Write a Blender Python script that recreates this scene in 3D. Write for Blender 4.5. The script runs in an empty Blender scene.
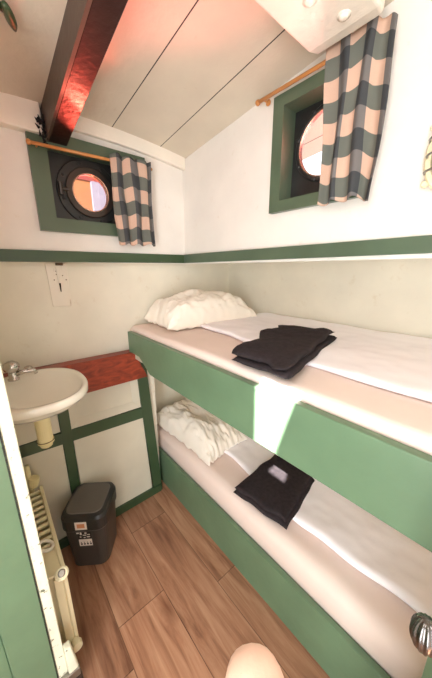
import bpy, bmesh, math, random
from mathutils import Vector, Matrix, noise
random.seed(7)
PI = math.pi
S = bpy.context.scene
COL = S.collection

# ------------------------------------------------------------------ materials
def lin(c):
    r = []
    for v in c:
        v = v / 255.0
        r.append(v / 12.92 if v <= 0.04045 else ((v + 0.055) / 1.055) ** 2.4)
    return (r[0], r[1], r[2], 1.0)

def newmat(name):
    m = bpy.data.materials.new(name)
    m.use_nodes = True
    nt = m.node_tree
    return m, nt, nt.nodes['Principled BSDF']

def paint(name, col, rough=0.5, metal=0.0, var=0.12, vscale=6.0, bump=0.15, bscale=60.0, spec=0.5, col2=None, stretch=None, c2amt=(0.5, 0.75)):
    m, nt, b = newmat(name)
    N, L = nt.nodes, nt.links
    tc = N.new('ShaderNodeTexCoord')
    src = tc.outputs['Object']
    if stretch:
        mp = N.new('ShaderNodeMapping'); mp.inputs['Scale'].default_value = stretch
        L.new(src, mp.inputs['Vector']); src = mp.outputs['Vector']
    n1 = N.new('ShaderNodeTexNoise'); n1.inputs['Scale'].default_value = vscale; n1.inputs['Detail'].default_value = 6
    L.new(src, n1.inputs['Vector'])
    rp = N.new('ShaderNodeValToRGB')
    c = lin(col)
    rp.color_ramp.elements[0].position = 0.3; rp.color_ramp.elements[1].position = 0.7
    rp.color_ramp.elements[0].color = tuple(max(0, v * (1 - var)) for v in c[:3]) + (1,)
    rp.color_ramp.elements[1].color = tuple(min(1, v * (1 + var)) for v in c[:3]) + (1,)
    L.new(n1.outputs['Fac'], rp.inputs['Fac'])
    out = rp.outputs['Color']
    if col2:
        n3 = N.new('ShaderNodeTexNoise'); n3.inputs['Scale'].default_value = vscale * 3.1; n3.inputs['Detail'].default_value = 8
        n3.inputs['Roughness'].default_value = 0.7
        L.new(src, n3.inputs['Vector'])
        r3 = N.new('ShaderNodeMapRange'); r3.inputs['From Min'].default_value = c2amt[0]; r3.inputs['From Max'].default_value = c2amt[1]
        L.new(n3.outputs['Fac'], r3.inputs['Value'])
        mx = N.new('ShaderNodeMix'); mx.data_type = 'RGBA'
        L.new(r3.outputs['Result'], mx.inputs['Factor']); L.new(out, mx.inputs['A']); mx.inputs['B'].default_value = lin(col2)
        out = mx.outputs['Result']
    L.new(out, b.inputs['Base Color'])
    b.inputs['Roughness'].default_value = rough
    b.inputs['Metallic'].default_value = metal
    b.inputs['Specular IOR Level'].default_value = spec
    if bump > 0:
        n2 = N.new('ShaderNodeTexNoise'); n2.inputs['Scale'].default_value = bscale; n2.inputs['Detail'].default_value = 4
        L.new(src, n2.inputs['Vector'])
        bp = N.new('ShaderNodeBump'); bp.inputs['Strength'].default_value = bump; bp.inputs['Distance'].default_value = 0.004
        L.new(n2.outputs['Fac'], bp.inputs['Height']); L.new(bp.outputs['Normal'], b.inputs['Normal'])
    return m

M = {}
M['wall'] = paint('wall_paint', (230, 225, 217), 0.55, var=0.04, bump=0.25, bscale=25, col2=(206, 190, 164), c2amt=(0.62, 0.95))
M['wall_low'] = paint('lower_wall_paint', (222, 216, 199), 0.6, var=0.05, bump=0.2, bscale=18, col2=(196, 178, 146), c2amt=(0.6, 0.95))
M['panel'] = paint('panel_paint', (208, 203, 184), 0.5, var=0.05, bump=0.15, bscale=20)
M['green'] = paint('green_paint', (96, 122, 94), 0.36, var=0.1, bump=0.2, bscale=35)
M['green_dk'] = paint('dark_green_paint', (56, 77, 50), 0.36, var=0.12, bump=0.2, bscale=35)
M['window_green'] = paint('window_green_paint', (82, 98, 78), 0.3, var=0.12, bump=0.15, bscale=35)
M['plate'] = paint('porthole_plate_paint', (34, 35, 34), 0.35, var=0.25, bump=0.3, bscale=40)
M['ring'] = paint('porthole_ring_metal', (70, 62, 56), 0.35, metal=0.6, var=0.25, bump=0.2, bscale=80)
M['glassrim'] = paint('porthole_rim_metal', (205, 170, 150), 0.25, metal=0.8, var=0.1, bump=0)
M['beam'] = paint('dark_red_gloss_paint', (26, 4, 4), 0.36, var=0.2, bump=0.35, bscale=55)
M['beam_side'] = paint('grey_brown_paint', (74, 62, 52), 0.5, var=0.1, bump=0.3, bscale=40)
M['white'] = paint('white_gloss_paint', (236, 228, 214), 0.4, var=0.05, bump=0.35, bscale=40, col2=(190, 160, 130), c2amt=(0.66, 0.9))
M['cream'] = paint('cream_enamel', (232, 222, 186), 0.35, var=0.05, bump=0.05)
M['cream_old'] = paint('chipped_cream_paint', (222, 220, 198), 0.45, var=0.1, vscale=13, bump=0.5, bscale=40, col2=(84, 94, 70), c2amt=(0.59, 0.63))
M['porcelain'] = paint('porcelain', (238, 234, 220), 0.12, var=0.02, bump=0)
M['trap'] = paint('cream_plastic', (226, 214, 164), 0.4, var=0.05, bump=0)
M['chrome'] = paint('chrome', (200, 195, 190), 0.12, metal=1.0, var=0.05, bump=0)
M['silver'] = paint('brushed_silver', (120, 116, 114), 0.25, metal=1.0, var=0.2, bump=0.1, bscale=90, stretch=(1, 1, 1))
M['bin'] = paint('dark_grey_plastic', (62, 58, 54), 0.38, var=0.08, bump=0.05, bscale=200)
M['binlid'] = paint('black_plastic', (44, 42, 40), 0.35, var=0.08, bump=0.05, bscale=200)
M['bintop'] = paint('grey_plastic_flap', (98, 92, 86), 0.42, var=0.06, bump=0.05, bscale=200)
M['sticker'] = paint('sticker_paper', (226, 218, 208), 0.5, var=0.02, bump=0)
M['ink_orange'] = paint('orange_ink', (206, 140, 100), 0.5, var=0.05, bump=0)
M['ink_grey'] = paint('grey_ink', (150, 148, 146), 0.5, var=0.05, bump=0)
M['ink_black'] = paint('black_ink', (28, 26, 26), 0.5, var=0.05, bump=0)
M['towel'] = paint('charcoal_terry', (50, 43, 45), 0.95, var=0.25, vscale=60, bump=0.9, bscale=330, spec=0.2)
M['sheet'] = paint('fitted_sheet_cotton', (234, 216, 206), 0.85, var=0.03, bump=0.35, bscale=9, spec=0.2)
M['sheet_low'] = paint('beige_fitted_sheet_cotton', (230, 211, 200), 0.85, var=0.03, bump=0.35, bscale=9, spec=0.2)
M['duvet'] = paint('white_cotton', (248, 243, 246), 0.85, var=0.02, bump=0.5, bscale=13, spec=0.2)
M['pillow'] = paint('ivory_cotton', (240, 232, 219), 0.85, var=0.03, bump=0.3, bscale=12, spec=0.2)
M['brass'] = paint('rod_wood', (196, 134, 76), 0.35, var=0.15, bump=0.05, spec=0.5)
M['skin'] = paint('skin', (226, 184, 163), 0.5, var=0.06, bump=0.1, bscale=300)
M['nail'] = paint('nail', (240, 206, 186), 0.3, var=0.02, bump=0)
M['rust'] = paint('rusty_iron', (96, 70, 46), 0.8, metal=0.2, var=0.4, vscale=60, bump=0.5, bscale=160)
M['hole'] = paint('dark_hole', (16, 14, 12), 0.9, var=0.1, bump=0)
M['soot'] = paint('outside_orange', (98, 50, 2), 0.7, var=0.15, bump=0.1)
M['out_white'] = paint('outside_white', (86, 78, 88), 0.6, var=0.1, vscale=30, bump=0.1)
M['out_red'] = paint('outside_red', (84, 18, 9), 0.5, var=0.1, bump=0.1)
M['steel'] = paint('brushed_steel', (150, 146, 138), 0.35, metal=0.9, var=0.15, bump=0.1)
M['lampglass'] = paint('frosted_glass', (200, 198, 190), 0.25, var=0.05, bump=0)

# plaster plate with rust stains: own texture
m, nt, b = newmat('stained_white_paint'); M['stained'] = m
N, L = nt.nodes, nt.links
tc = N.new('ShaderNodeTexCoord'); mp = N.new('ShaderNodeMapping'); mp.inputs['Scale'].default_value = (14, 1, 4)
L.new(tc.outputs['Object'], mp.inputs['Vector'])
nz = N.new('ShaderNodeTexNoise'); nz.inputs['Scale'].default_value = 3; nz.inputs['Detail'].default_value = 8; L.new(mp.outputs['Vector'], nz.inputs['Vector'])
rp = N.new('ShaderNodeValToRGB'); L.new(nz.outputs['Fac'], rp.inputs['Fac'])
rp.color_ramp.elements[0].position = 0.6; rp.color_ramp.elements[0].color = lin((226, 218, 202))
rp.color_ramp.elements[1].position = 0.8; rp.color_ramp.elements[1].color = lin((140, 106, 66))
L.new(rp.outputs['Color'], b.inputs['Base Color']); b.inputs['Roughness'].default_value = 0.6

# dark red hull timber of the shelf
def wood(name, ca, cb, stretch, scale, rough=0.35):
    m, nt, b = newmat(name); N, L = nt.nodes, nt.links
    tc = N.new('ShaderNodeTexCoord'); mp = N.new('ShaderNodeMapping'); mp.inputs['Scale'].default_value = stretch
    L.new(tc.outputs['Object'], mp.inputs['Vector'])
    n = N.new('ShaderNodeTexNoise'); n.inputs['Scale'].default_value = scale; n.inputs['Detail'].default_value = 8; n.inputs['Distortion'].default_value = 1.2
    L.new(mp.outputs['Vector'], n.inputs['Vector'])
    r = N.new('ShaderNodeValToRGB'); r.color_ramp.elements[0].position = 0.35; r.color_ramp.elements[1].position = 0.68
    r.color_ramp.elements[0].color = lin(ca); r.color_ramp.elements[1].color = lin(cb)
    L.new(n.outputs['Fac'], r.inputs['Fac']); L.new(r.outputs['Color'], b.inputs['Base Color'])
    b.inputs['Roughness'].default_value = rough
    return m
M['redwood'] = wood('mahogany_varnish', (112, 38, 20), (158, 64, 36), (4, 20, 12), 3.0)

# laminate floor, planks along Y
def floor_mat():
    m, nt, b = newmat('oak_laminate'); N, L = nt.nodes, nt.links
    tc = N.new('ShaderNodeTexCoord'); sp = N.new('ShaderNodeSeparateXYZ'); L.new(tc.outputs['Object'], sp.inputs[0])
    def mth(op, a, bb=None):
        n = N.new('ShaderNodeMath'); n.operation = op
        for i, v in enumerate((a, bb)):
            if v is None: continue
            if isinstance(v, (int, float)): n.inputs[i].default_value = v
            else: L.new(v, n.inputs[i])
        return n.outputs[0]
    W = 0.22
    px = mth('DIVIDE', mth('SUBTRACT', sp.outputs['X'], 0.41 - 10 * W), W)
    row = mth('FLOOR', px); fx = mth('FRACT', px)
    dd = mth('SUBTRACT', row, 10)
    off = mth('MULTIPLY', mth('FRACT', mth('ADD', mth('ADD', mth('MULTIPLY', dd, 0.0655), mth('MULTIPLY', mth('MULTIPLY', dd, dd), 0.4025)), 10.327)), 1.1)
    py = mth('DIVIDE', mth('ADD', mth('ADD', sp.outputs['Y'], 5.0), off), 1.1)
    pl = mth('FLOOR', py); fy = mth('FRACT', py)
    wn = N.new('ShaderNodeTexWhiteNoise'); wn.noise_dimensions = '2D'
    cb = N.new('ShaderNodeCombineXYZ'); L.new(row, cb.inputs[0]); L.new(pl, cb.inputs[1]); L.new(cb.outputs[0], wn.inputs['Vector'])
    # grain
    cv = N.new('ShaderNodeCombineXYZ')
    L.new(mth('MULTIPLY', sp.outputs['X'], 24), cv.inputs[0]); L.new(mth('MULTIPLY', sp.outputs['Y'], 2.2), cv.inputs[1]); L.new(mth('MULTIPLY', wn.outputs['Value'], 40), cv.inputs[2])
    n1 = N.new('ShaderNodeTexNoise'); n1.inputs['Scale'].default_value = 1.0; n1.inputs['Detail'].default_value = 9; n1.inputs['Roughness'].default_value = 0.62; n1.inputs['Distortion'].default_value = 0.7
    L.new(cv.outputs[0], n1.inputs['Vector'])
    r = N.new('ShaderNodeValToRGB'); e = r.color_ramp.elements
    e[0].position = 0.28; e[0].color = lin((116, 76, 56)); e[1].position = 0.7; e[1].color = lin((194, 152, 122))
    k = e.new(0.48); k.color = lin((168, 121, 93))
    L.new(n1.outputs['Fac'], r.inputs['Fac'])
    # knots
    ck = N.new('ShaderNodeCombineXYZ'); L.new(mth('MULTIPLY', sp.outputs['X'], 5.2), ck.inputs[0]); L.new(mth('MULTIPLY', sp.outputs['Y'], 2.4), ck.inputs[1]); L.new(mth('MULTIPLY', wn.outputs['Value'], 9), ck.inputs[2])
    vo = N.new('ShaderNodeTexVoronoi'); vo.inputs['Scale'].default_value = 1.0; L.new(ck.outputs[0], vo.inputs['Vector'])
    kr = N.new('ShaderNodeMapRange'); kr.inputs['From Min'].default_value = 0.05; kr.inputs['From Max'].default_value = 0.2; kr.inputs['To Min'].default_value = 0.55; kr.inputs['To Max'].default_value = 0.0
    L.new(vo.outputs['Distance'], kr.inputs['Value'])
    mx = N.new('ShaderNodeMix'); mx.data_type = 'RGBA'; L.new(kr.outputs[0], mx.inputs['Factor']); L.new(r.outputs['Color'], mx.inputs['A']); mx.inputs['B'].default_value = lin((104, 60, 38))
    # plank tone
    tn = N.new('ShaderNodeMapRange'); tn.inputs['To Min'].default_value = 0.84; tn.inputs['To Max'].default_value = 1.1; L.new(wn.outputs['Value'], tn.inputs['Value'])
    hv = N.new('ShaderNodeMix'); hv.data_type = 'RGBA'; hv.blend_type = 'MULTIPLY'; hv.inputs['Factor'].default_value = 1.0
    cc = N.new('ShaderNodeCombineXYZ')
    for i in range(3): L.new(tn.outputs[0], cc.inputs[i])
    L.new(mx.outputs['Result'], hv.inputs['A']); L.new(cc.outputs[0], hv.inputs['B'])
    # seams
    sx = mth('MAXIMUM', mth('LESS_THAN', fx, 0.014), mth('LESS_THAN', fy, 0.003))
    ms = N.new('ShaderNodeMix'); ms.data_type = 'RGBA'; L.new(mth('MULTIPLY', sx, 0.65), ms.inputs['Factor']); L.new(hv.outputs['Result'], ms.inputs['A']); ms.inputs['B'].default_value = lin((60, 36, 24))
    L.new(ms.outputs['Result'], b.inputs['Base Color'])
    b.inputs['Roughness'].default_value = 0.42
    bp = N.new('ShaderNodeBump'); bp.inputs['Strength'].default_value = 0.12; bp.inputs['Distance'].default_value = 0.003
    L.new(n1.outputs['Fac'], bp.inputs['Height']); L.new(bp.outputs['Normal'], b.inputs['Normal'])
    return m
M['floor'] = floor_mat()

# checked curtain cloth (UV driven gingham)
def gingham():
    m, nt, b = newmat('checked_cotton'); N, L = nt.nodes, nt.links
    uv = N.new('ShaderNodeTexCoord'); sp = N.new('ShaderNodeSeparateXYZ'); L.new(uv.outputs['UV'], sp.inputs[0])
    def mth(op, a, bb=None):
        n = N.new('ShaderNodeMath'); n.operation = op
        for i, v in enumerate((a, bb)):
            if v is None: continue
            if isinstance(v, (int, float)): n.inputs[i].default_value = v
            else: L.new(v, n.inputs[i])
        return n.outputs[0]
    a = mth('GREATER_THAN', mth('FRACT', sp.outputs['X']), 0.5)
    c = mth('GREATER_THAN', mth('FRACT', sp.outputs['Y']), 0.5)
    def mix(f, A, B):
        x = N.new('ShaderNodeMix'); x.data_type = 'RGBA'; L.new(f, x.inputs['Factor'])
        for s, v in (('A', A), ('B', B)):
            if isinstance(v, tuple): x.inputs[s].default_value = v
            else: L.new(v, x.inputs[s])
        return x.outputs['Result']
    r1 = mix(a, lin((200, 168, 148)), lin((112, 108, 106)))
    r2 = mix(a, lin((104, 106, 98)), lin((68, 70, 72)))
    out = mix(c, r1, r2)
    n = N.new('ShaderNodeTexNoise'); n.inputs['Scale'].default_value = 90; L.new(uv.outputs['UV'], n.inputs['Vector'])
    mr = N.new('ShaderNodeMapRange'); mr.inputs['To Min'].default_value = 0.7; mr.inputs['To Max'].default_value = 1.25; L.new(n.outputs['Fac'], mr.inputs['Value'])
    ml = N.new('ShaderNodeVectorMath'); ml.operation = 'SCALE'; L.new(out, ml.inputs[0]); L.new(mr.outputs[0], ml.inputs['Scale'])
    L.new(ml.outputs[0], b.inputs['Base Color']); b.inputs['Roughness'].default_value = 0.9; b.inputs['Specular IOR Level'].default_value = 0.15
    return m
M['check'] = gingham()

# pane glass: see-through with a reflection
m = bpy.data.materials.new('pane_glass'); m.use_nodes = True; M['glass'] = m
nt = m.node_tree; nt.nodes.clear(); N, L = nt.nodes, nt.links
o = N.new('ShaderNodeOutputMaterial'); t = N.new('ShaderNodeBsdfTransparent'); g = N.new('ShaderNodeBsdfGlossy'); g.inputs['Roughness'].default_value = 0.03
t.inputs['Color'].default_value = (0.95, 0.95, 0.95, 1)
fr = N.new('ShaderNodeFresnel'); mxs = N.new('ShaderNodeMixShader'); L.new(fr.outputs[0], mxs.inputs[0]); L.new(t.outputs[0], mxs.inputs[1]); L.new(g.outputs[0], mxs.inputs[2]); L.new(mxs.outputs[0], o.inputs['Surface'])

# ceiling boards: white paint with dark joints between boards running along Y
def ceiling_mat():
    m = paint('ceiling_board_paint', (212, 201, 182), 0.42, var=0.05, bump=0.35, bscale=40, col2=(186, 164, 136), c2amt=(0.64, 0.9)); nt = m.node_tree; N, L = nt.nodes, nt.links; b = N['Principled BSDF']
    tc = N.new('ShaderNodeTexCoord'); sp = N.new('ShaderNodeSeparateXYZ'); L.new(tc.outputs['Object'], sp.inputs[0])
    def mth(op, a, bb=None):
        n = N.new('ShaderNodeMath'); n.operation = op
        for i, v in enumerate((a, bb)):
            if v is None: continue
            if isinstance(v, (int, float)): n.inputs[i].default_value = v
            else: L.new(v, n.inputs[i])
        return n.outputs[0]
    f = mth('FRACT', mth('DIVIDE', mth('ADD', sp.outputs['X'], 10 * 0.248 - 0.559), 0.248))
    s = mth('LESS_THAN', f, 0.016)
    src = b.inputs['Base Color'].links[0].from_socket
    x = N.new('ShaderNodeMix'); x.data_type = 'RGBA'; L.new(s, x.inputs['Factor']); L.new(src, x.inputs['A']); x.inputs['B'].default_value = lin((36, 30, 26))
    L.new(x.outputs['Result'], b.inputs['Base Color'])
    return m
M['ceiling'] = ceiling_mat()

# ------------------------------------------------------------------ mesh helper
class MB:
    def __init__(s): s.v = []; s.f = []; s.uv = None
    def add(s, vs, fs):
        k = len(s.v); s.v += [Vector(p) for p in vs]; s.f += [tuple(i + k for i in f) for f in fs]; return s
    def box(s, x0, x1, y0, y1, z0, z1):
        return s.add([(x0, y0, z0), (x1, y0, z0), (x1, y1, z0), (x0, y1, z0), (x0, y0, z1), (x1, y0, z1), (x1, y1, z1), (x0, y1, z1)],
                     [(0, 3, 2, 1), (4, 5, 6, 7), (0, 1, 5, 4), (1, 2, 6, 5), (2, 3, 7, 6), (3, 0, 4, 7)])
    def hexa(s, a, b):   # two quads, bottom and top loops
        return s.add(list(a) + list(b), [(3, 2, 1, 0), (4, 5, 6, 7), (0, 1, 5, 4), (1, 2, 6, 5), (2, 3, 7, 6), (3, 0, 4, 7)])
    def prism(s, loop, d):   # planar loop of 3d points extruded by vector d
        n = len(loop); d = Vector(d)
        return s.add(list(loop) + [Vector(p) + d for p in loop], [tuple(range(n))[::-1], tuple(range(n, 2 * n))] + [(i, (i + 1) % n, (i + 1) % n + n, i + n) for i in range(n)])
    def rings(s, rs, closed=True, cap=True):
        n = len(rs[0]); k = []
        fs = []
        for i in range(len(rs) - 1):
            for j in range(n if closed else n - 1):
                a = i * n + j; c = i * n + (j + 1) % n
                fs.append((a, c, c + n, a + n))
        if cap and closed:
            fs.append(tuple(range(n))[::-1]); fs.append(tuple(range((len(rs) - 1) * n, len(rs) * n)))
        return s.add([p for r in rs for p in r], fs)
    def tube(s, pts, r, n=12, cap=True):
        pts = [Vector(p) for p in pts]; rs = []
        up = None
        for i, p in enumerate(pts):
            d = (pts[min(i + 1, len(pts) - 1)] - pts[max(i - 1, 0)]).normalized()
            if up is None:
                up = Vector((0, 0, 1)) if abs(d.z) < 0.9 else Vector((1, 0, 0))
            u = (up - d * up.dot(d)).normalized(); w = d.cross(u); up = u
            rad = r[i] if isinstance(r, (list, tuple)) else r
            rs.append([p + (u * math.cos(2 * PI * k / n) + w * math.sin(2 * PI * k / n)) * rad for k in range(n)])
        return s.rings(rs, cap=cap)
    def lathe(s, c, axis, prof, n=24, cap=True):   # prof: (distance along axis, radius)
        c = Vector(c); a = Vector(axis).normalized()
        u = a.orthogonal().normalized(); w = a.cross(u)
        return s.rings([[c + a * h + (u * math.cos(2 * PI * k / n) + w * math.sin(2 * PI * k / n)) * r for k in range(n)] for h, r in prof], cap=cap)
    def torus(s, c, axis, R, r, n=36, m=10):
        c = Vector(c); a = Vector(axis).normalized(); u = a.orthogonal().normalized(); w = a.cross(u)
        rs = []
        for i in range(n + 1):
            t = 2 * PI * (i % n) / n; e = u * math.cos(t) + w * math.sin(t)
            rs.append([c + e * (R + r * math.cos(2 * PI * j / m)) + a * r * math.sin(2 * PI * j / m) for j in range(m)])
        return s.rings(rs, cap=False)
    def build(s, name, mat, parent=None, smooth=False, bevel=0, seg=2, sub=0, at=None, flip=True):
        org = Vector(at) if at is not None else (Vector(parent['_o']) if parent is not None else Vector((0, 0, 0)))
        me = bpy.data.meshes.new(name); me.from_pydata([tuple(p - org) for p in s.v], [], s.f); me.update()
        if flip:
            bm = bmesh.new(); bm.from_mesh(me); bmesh.ops.remove_doubles(bm, verts=bm.verts, dist=1e-6); bmesh.ops.recalc_face_normals(bm, faces=bm.faces); bm.to_mesh(me); bm.free()
        me.materials.append(mat)
        if smooth: me.polygons.foreach_set('use_smooth', [True] * len(me.polygons))
        ob = bpy.data.objects.new(name, me); COL.objects.link(ob)
        if parent is not None:
            ob.parent = parent; po = Vector(parent['_o']); ob.location = org - po
        else:
            ob.location = org
        ob['_o'] = tuple(org)
        if bevel:
            md = ob.modifiers.new('edge', 'BEVEL'); md.width = bevel; md.segments = seg; md.limit_method = 'ANGLE'; md.angle_limit = 0.6
        if sub:
            md = ob.modifiers.new('smooth', 'SUBSURF'); md.levels = sub; md.render_levels = sub
        return ob

def tag(o, label, cat, group=None, kind=None):
    o['label'] = label; o['category'] = cat
    if group: o['group'] = group
    if kind: o['kind'] = kind
    return o
def thing(name, at, label, cat, group=None, kind=None):
    o = bpy.data.objects.new(name, None); COL.objects.link(o); o.location = at; o['_o'] = tuple(at); o.empty_display_size = 0.05
    return tag(o, label, cat, group, kind)
def struct(o, label, cat): return tag(o, label, cat, kind='structure')

def rect_with_hole(mb, P, a0, a1, b0, b1, ha0, ha1, hb0, hb1, t0, t1):
    # P(a, b, t) -> point; four slabs around the opening
    for (x0, x1, y0, y1) in ((a0, ha0, b0, b1), (ha1, a1, b0, b1), (ha0, ha1, b0, hb0), (ha0, ha1, hb1, b1)):
        mb.hexa([P(x0, y0, t0), P(x1, y0, t0), P(x1, y1, t0), P(x0, y1, t0)], [P(x0, y0, t1), P(x1, y0, t1), P(x1, y1, t1), P(x0, y1, t1)])

# ------------------------------------------------------------------ room shell
D = 1.425; D2 = 1.47; W1 = 0.965; W2 = 1.377; XL = -0.075
def zc(x, y): return 2.128 - 0.13 * (x - 0.45) ** 2 + 0.105 * (1.413 - y)

struct(MB().box(-1.0, 1.42, -1.3, 1.75, -0.05, 0.0).build('floor', M['floor']), 'oak laminate floor with long planks between bunk and radiator', 'floor')

# ceiling of curved boards, with a hatch opening behind the camera
nx, ny = 24, 30
xs = [-1.0 + 2.4 * i / nx for i in range(nx + 1)]; ys = [-1.3 + 3.05 * j / ny for j in range(ny + 1)]
mb = MB(); idx = {}
for i, x in enumerate(xs):
    for j, y in enumerate(ys): mb.v.append(Vector((x, y, zc(x, y)))); idx[i, j] = len(mb.v) - 1
hi = (2, 8); hj = (8, 14)
hx0, hx1 = xs[hi[0]], xs[hi[1]]; hy0, hy1 = ys[hj[0]], ys[hj[1]]
for i in range(nx):
    for j in range(ny):
        if hi[0] <= i < hi[1] and hj[0] <= j < hj[1]: continue
        mb.f.append((idx[i, j], idx[i, j + 1], idx[i + 1, j + 1], idx[i + 1, j]))
ce = mb.build('ceiling', M['ceiling'], flip=False)
sd = ce.modifiers.new('thick', 'SOLIDIFY'); sd.thickness = 0.04; sd.offset = -1
struct(ce, 'white painted board ceiling sloping down to the far wall', 'ceiling')
# unseen hatch lid blocking the sun, its hole cut to shape the bunk's sun patch
hz = 2.36
hole = [(-.50, -.106), (-.548, -.1125), (-.721, -.209), (-.795, -.212), (-.795, -.322), (-.721, -.290), (-.548, -.2505), (-.50, -.246)]
outer = [(hx1 + .05, hy1 + .05), (-.5, hy1 + .05), (-.7, hy1 + .05), (hx0 - .05, hy1 + .05), (hx0 - .05, hy0 - .05), (-.7, hy0 - .05), (-.5, hy0 - .05), (hx1 + .05, hy0 - .05)]
mb = MB(); n = len(hole)
for z in (hz, hz + .02):
    mb.v += [Vector((x, y, z)) for x, y in outer] + [Vector((x, y, z)) for x, y in hole]
for i in range(n):
    j = (i + 1) % n
    mb.f += [(i, j, n + j, n + i), (2 * n + i, 3 * n + i, 3 * n + j, 2 * n + j), (i, 2 * n + i, 2 * n + j, j), (n + i, n + j, 3 * n + j, 3 * n + i)]
struct(mb.build('hatch', M['white']), 'unseen white hatch lid behind the viewer, its hole shaped for the sun patch', 'hatch')
mb = MB()
for (a, b, c, d) in ((hx0 - .05, hx0, hy0 - .05, hy1 + .05), (hx1, hx1 + .05, hy0 - .05, hy1 + .05), (hx0 - .05, hx1 + .05, hy0 - .05, hy0), (hx0 - .05, hx1 + .05, hy1, hy1 + .05)):
    mb.box(a, b, c, d, 2.1 + .12, hz)
struct(mb.build('trim_1', M['white']), 'white coaming around the ceiling hatch behind the viewer', 'trim')

# far wall above the rail, with the opening of the far porthole
mb = MB(); rect_with_hole(mb, lambda a, b, t: (a, t, b), -0.3, W1 + .05, 1.53, 2.2, 0.265, 0.675, 1.695, 2.005, D, D + .03)
struct(mb.build('wall_far', M['wall']), 'white upper far wall holding the porthole with the orange view', 'wall')
mb = MB(); rect_with_hole(mb, lambda a, b, t: (t, a, b), -1.3, D + .03, 1.53, 2.42, 0.45, 0.735, 1.75, 2.09, W1, W1 + .03)
struct(mb.build('wall_right', M['wall']), 'white upper right wall holding the bright porthole', 'wall')
# lower walls stand further out than the upper ones
mb = MB().box(-.3, W2 + .03, D2, D2 + .03, 1.0, 1.56).box(-.3, .70, D2, D2 + .03, -.02, 1.0).box(.70, W2 + .03, 1.68, 1.71, -.02, 1.02).box(.70, .73, D2, 1.70, -.02, 1.02).box(.70, W2 + .03, D2, 1.71, 1.0, 1.02)
mb.box(-.3, W2, D, D2 + .02, 1.535, 1.56)
struct(mb.build('wall_far_lower', M['wall_low']), 'cream lower far wall between the green rail and the floor', 'wall')
mb = MB().box(W2, W2 + .03, -1.3, 1.71, -.02, 1.56).box(W1 + .001, W2, -1.3, D2, 1.545, 1.57)
struct(mb.build('wall_right_lower', M['wall_low']), 'cream lower right wall set back behind both bunks', 'wall')
struct(MB().box(XL - .03, XL, .82, 1.5, -.02, 2.2).build('wall_left', M['wall_low']), 'cream left wall behind the wash basin and the radiator', 'wall')
struct(MB().box(-1.03, -1.0, -1.3, .82, -.02, 2.5).build('wall_left_near', M['wall']), 'white wall left of the viewer outside the frame', 'wall')
mb = MB(); rect_with_hole(mb, lambda a, b, t: (a, t, b), -1.03, W2 + .03, -.02, 2.6, -.75, .15, .0, 1.95, -1.33, -1.3)
struct(mb.build('wall_near', M['wall']), 'white wall with an open doorway behind the viewer', 'wall')

# green rails running round both walls
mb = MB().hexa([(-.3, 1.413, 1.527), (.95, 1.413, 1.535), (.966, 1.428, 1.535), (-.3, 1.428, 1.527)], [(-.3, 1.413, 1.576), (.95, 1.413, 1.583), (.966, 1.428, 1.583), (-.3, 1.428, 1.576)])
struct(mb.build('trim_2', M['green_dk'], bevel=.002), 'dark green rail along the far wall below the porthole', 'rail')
mb = MB().hexa([(.95, -1.29, 1.552), (.966, -1.29, 1.552), (.966, 1.428, 1.535), (.95, 1.413, 1.535)], [(.95, -1.29, 1.597), (.966, -1.29, 1.597), (.966, 1.428, 1.585), (.95, 1.413, 1.585)])
struct(mb.build('trim_3', M['window_green'], bevel=.002), 'green rail along the right wall above the upper bunk', 'rail')  # lighter green than the far rail: its stronger light put into the paint
# white strips under the ceiling at the far wall
struct(MB().hexa([(-.3, 1.385, 2.022), (.275, 1.385, 2.022), (.275, 1.43, 2.022), (-.3, 1.43, 2.022)], [(-.3, 1.385, 2.13), (.275, 1.385, 2.14), (.275, 1.43, 2.14), (-.3, 1.43, 2.13)]).build('trim_4', M['white'], bevel=.004), 'wide white ceiling strip left of the dark beam', 'trim')
mb = MB(); lo = []; hi_ = []
seg = 10
rs = []
for i in range(seg + 1):
    x = .37 + (.963 - .37) * i / seg; z = zc(x, 1.4)
    rs.append([(x, 1.39, z - .058), (x, 1.39, z + .01), (x, 1.43, z + .01), (x, 1.43, z - .05)])
mb.rings(rs)
struct(mb.build('trim_5', M['white'], bevel=.004), 'narrow white ceiling strip above the checked curtain on the far wall', 'trim')

# dark red beam along the ceiling with its grey-brown left face
at = (.32, 1.41, 2.0)
bt = thing('ceiling_beam', at, 'dark red glossy beam running along the ceiling to the far porthole', 'beam', kind='structure')
def bz(y): return 2.004 + .145 * (1.413 - y)
rs = [[(.295, y, bz(y)), (.362, y, bz(y)), (.362, y, zc(.32, y) + .02), (.295, y, zc(.32, y) + .02)] for y in (1.425, 1.2, .9, .5, 0, -.6)]
rs[-1] = [(a, b, min(c, 2.3)) for a, b, c in rs[-1]]
MB().rings(rs).build('soffit', M['beam'], bt, bevel=.003)
rs = [[(.285, y, bz(y) - .001), (.295, y, bz(y) - .001), (.295, y, zc(.29, y) + .01), (.285, y, zc(.29, y) + .01)] for y in (1.425, 1.2, .9, .5, 0, -.6)]
f = MB().rings(rs).build('side_face', M['beam_side'], bt); f['label'] = 'dull grey-brown side face'
mb = MB(); random.seed(5)
for k in range(26):
    x = random.uniform(.262, .286); y = random.uniform(1.372, 1.386); z = random.uniform(1.985, 2.07)
    mb.tube([(x, y, z), (x + random.uniform(-.014, .01), y - .006, z + random.uniform(-.01, .02))], [.006, .001], 5)
mb.build('caulking', M['hole'], bt)

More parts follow.
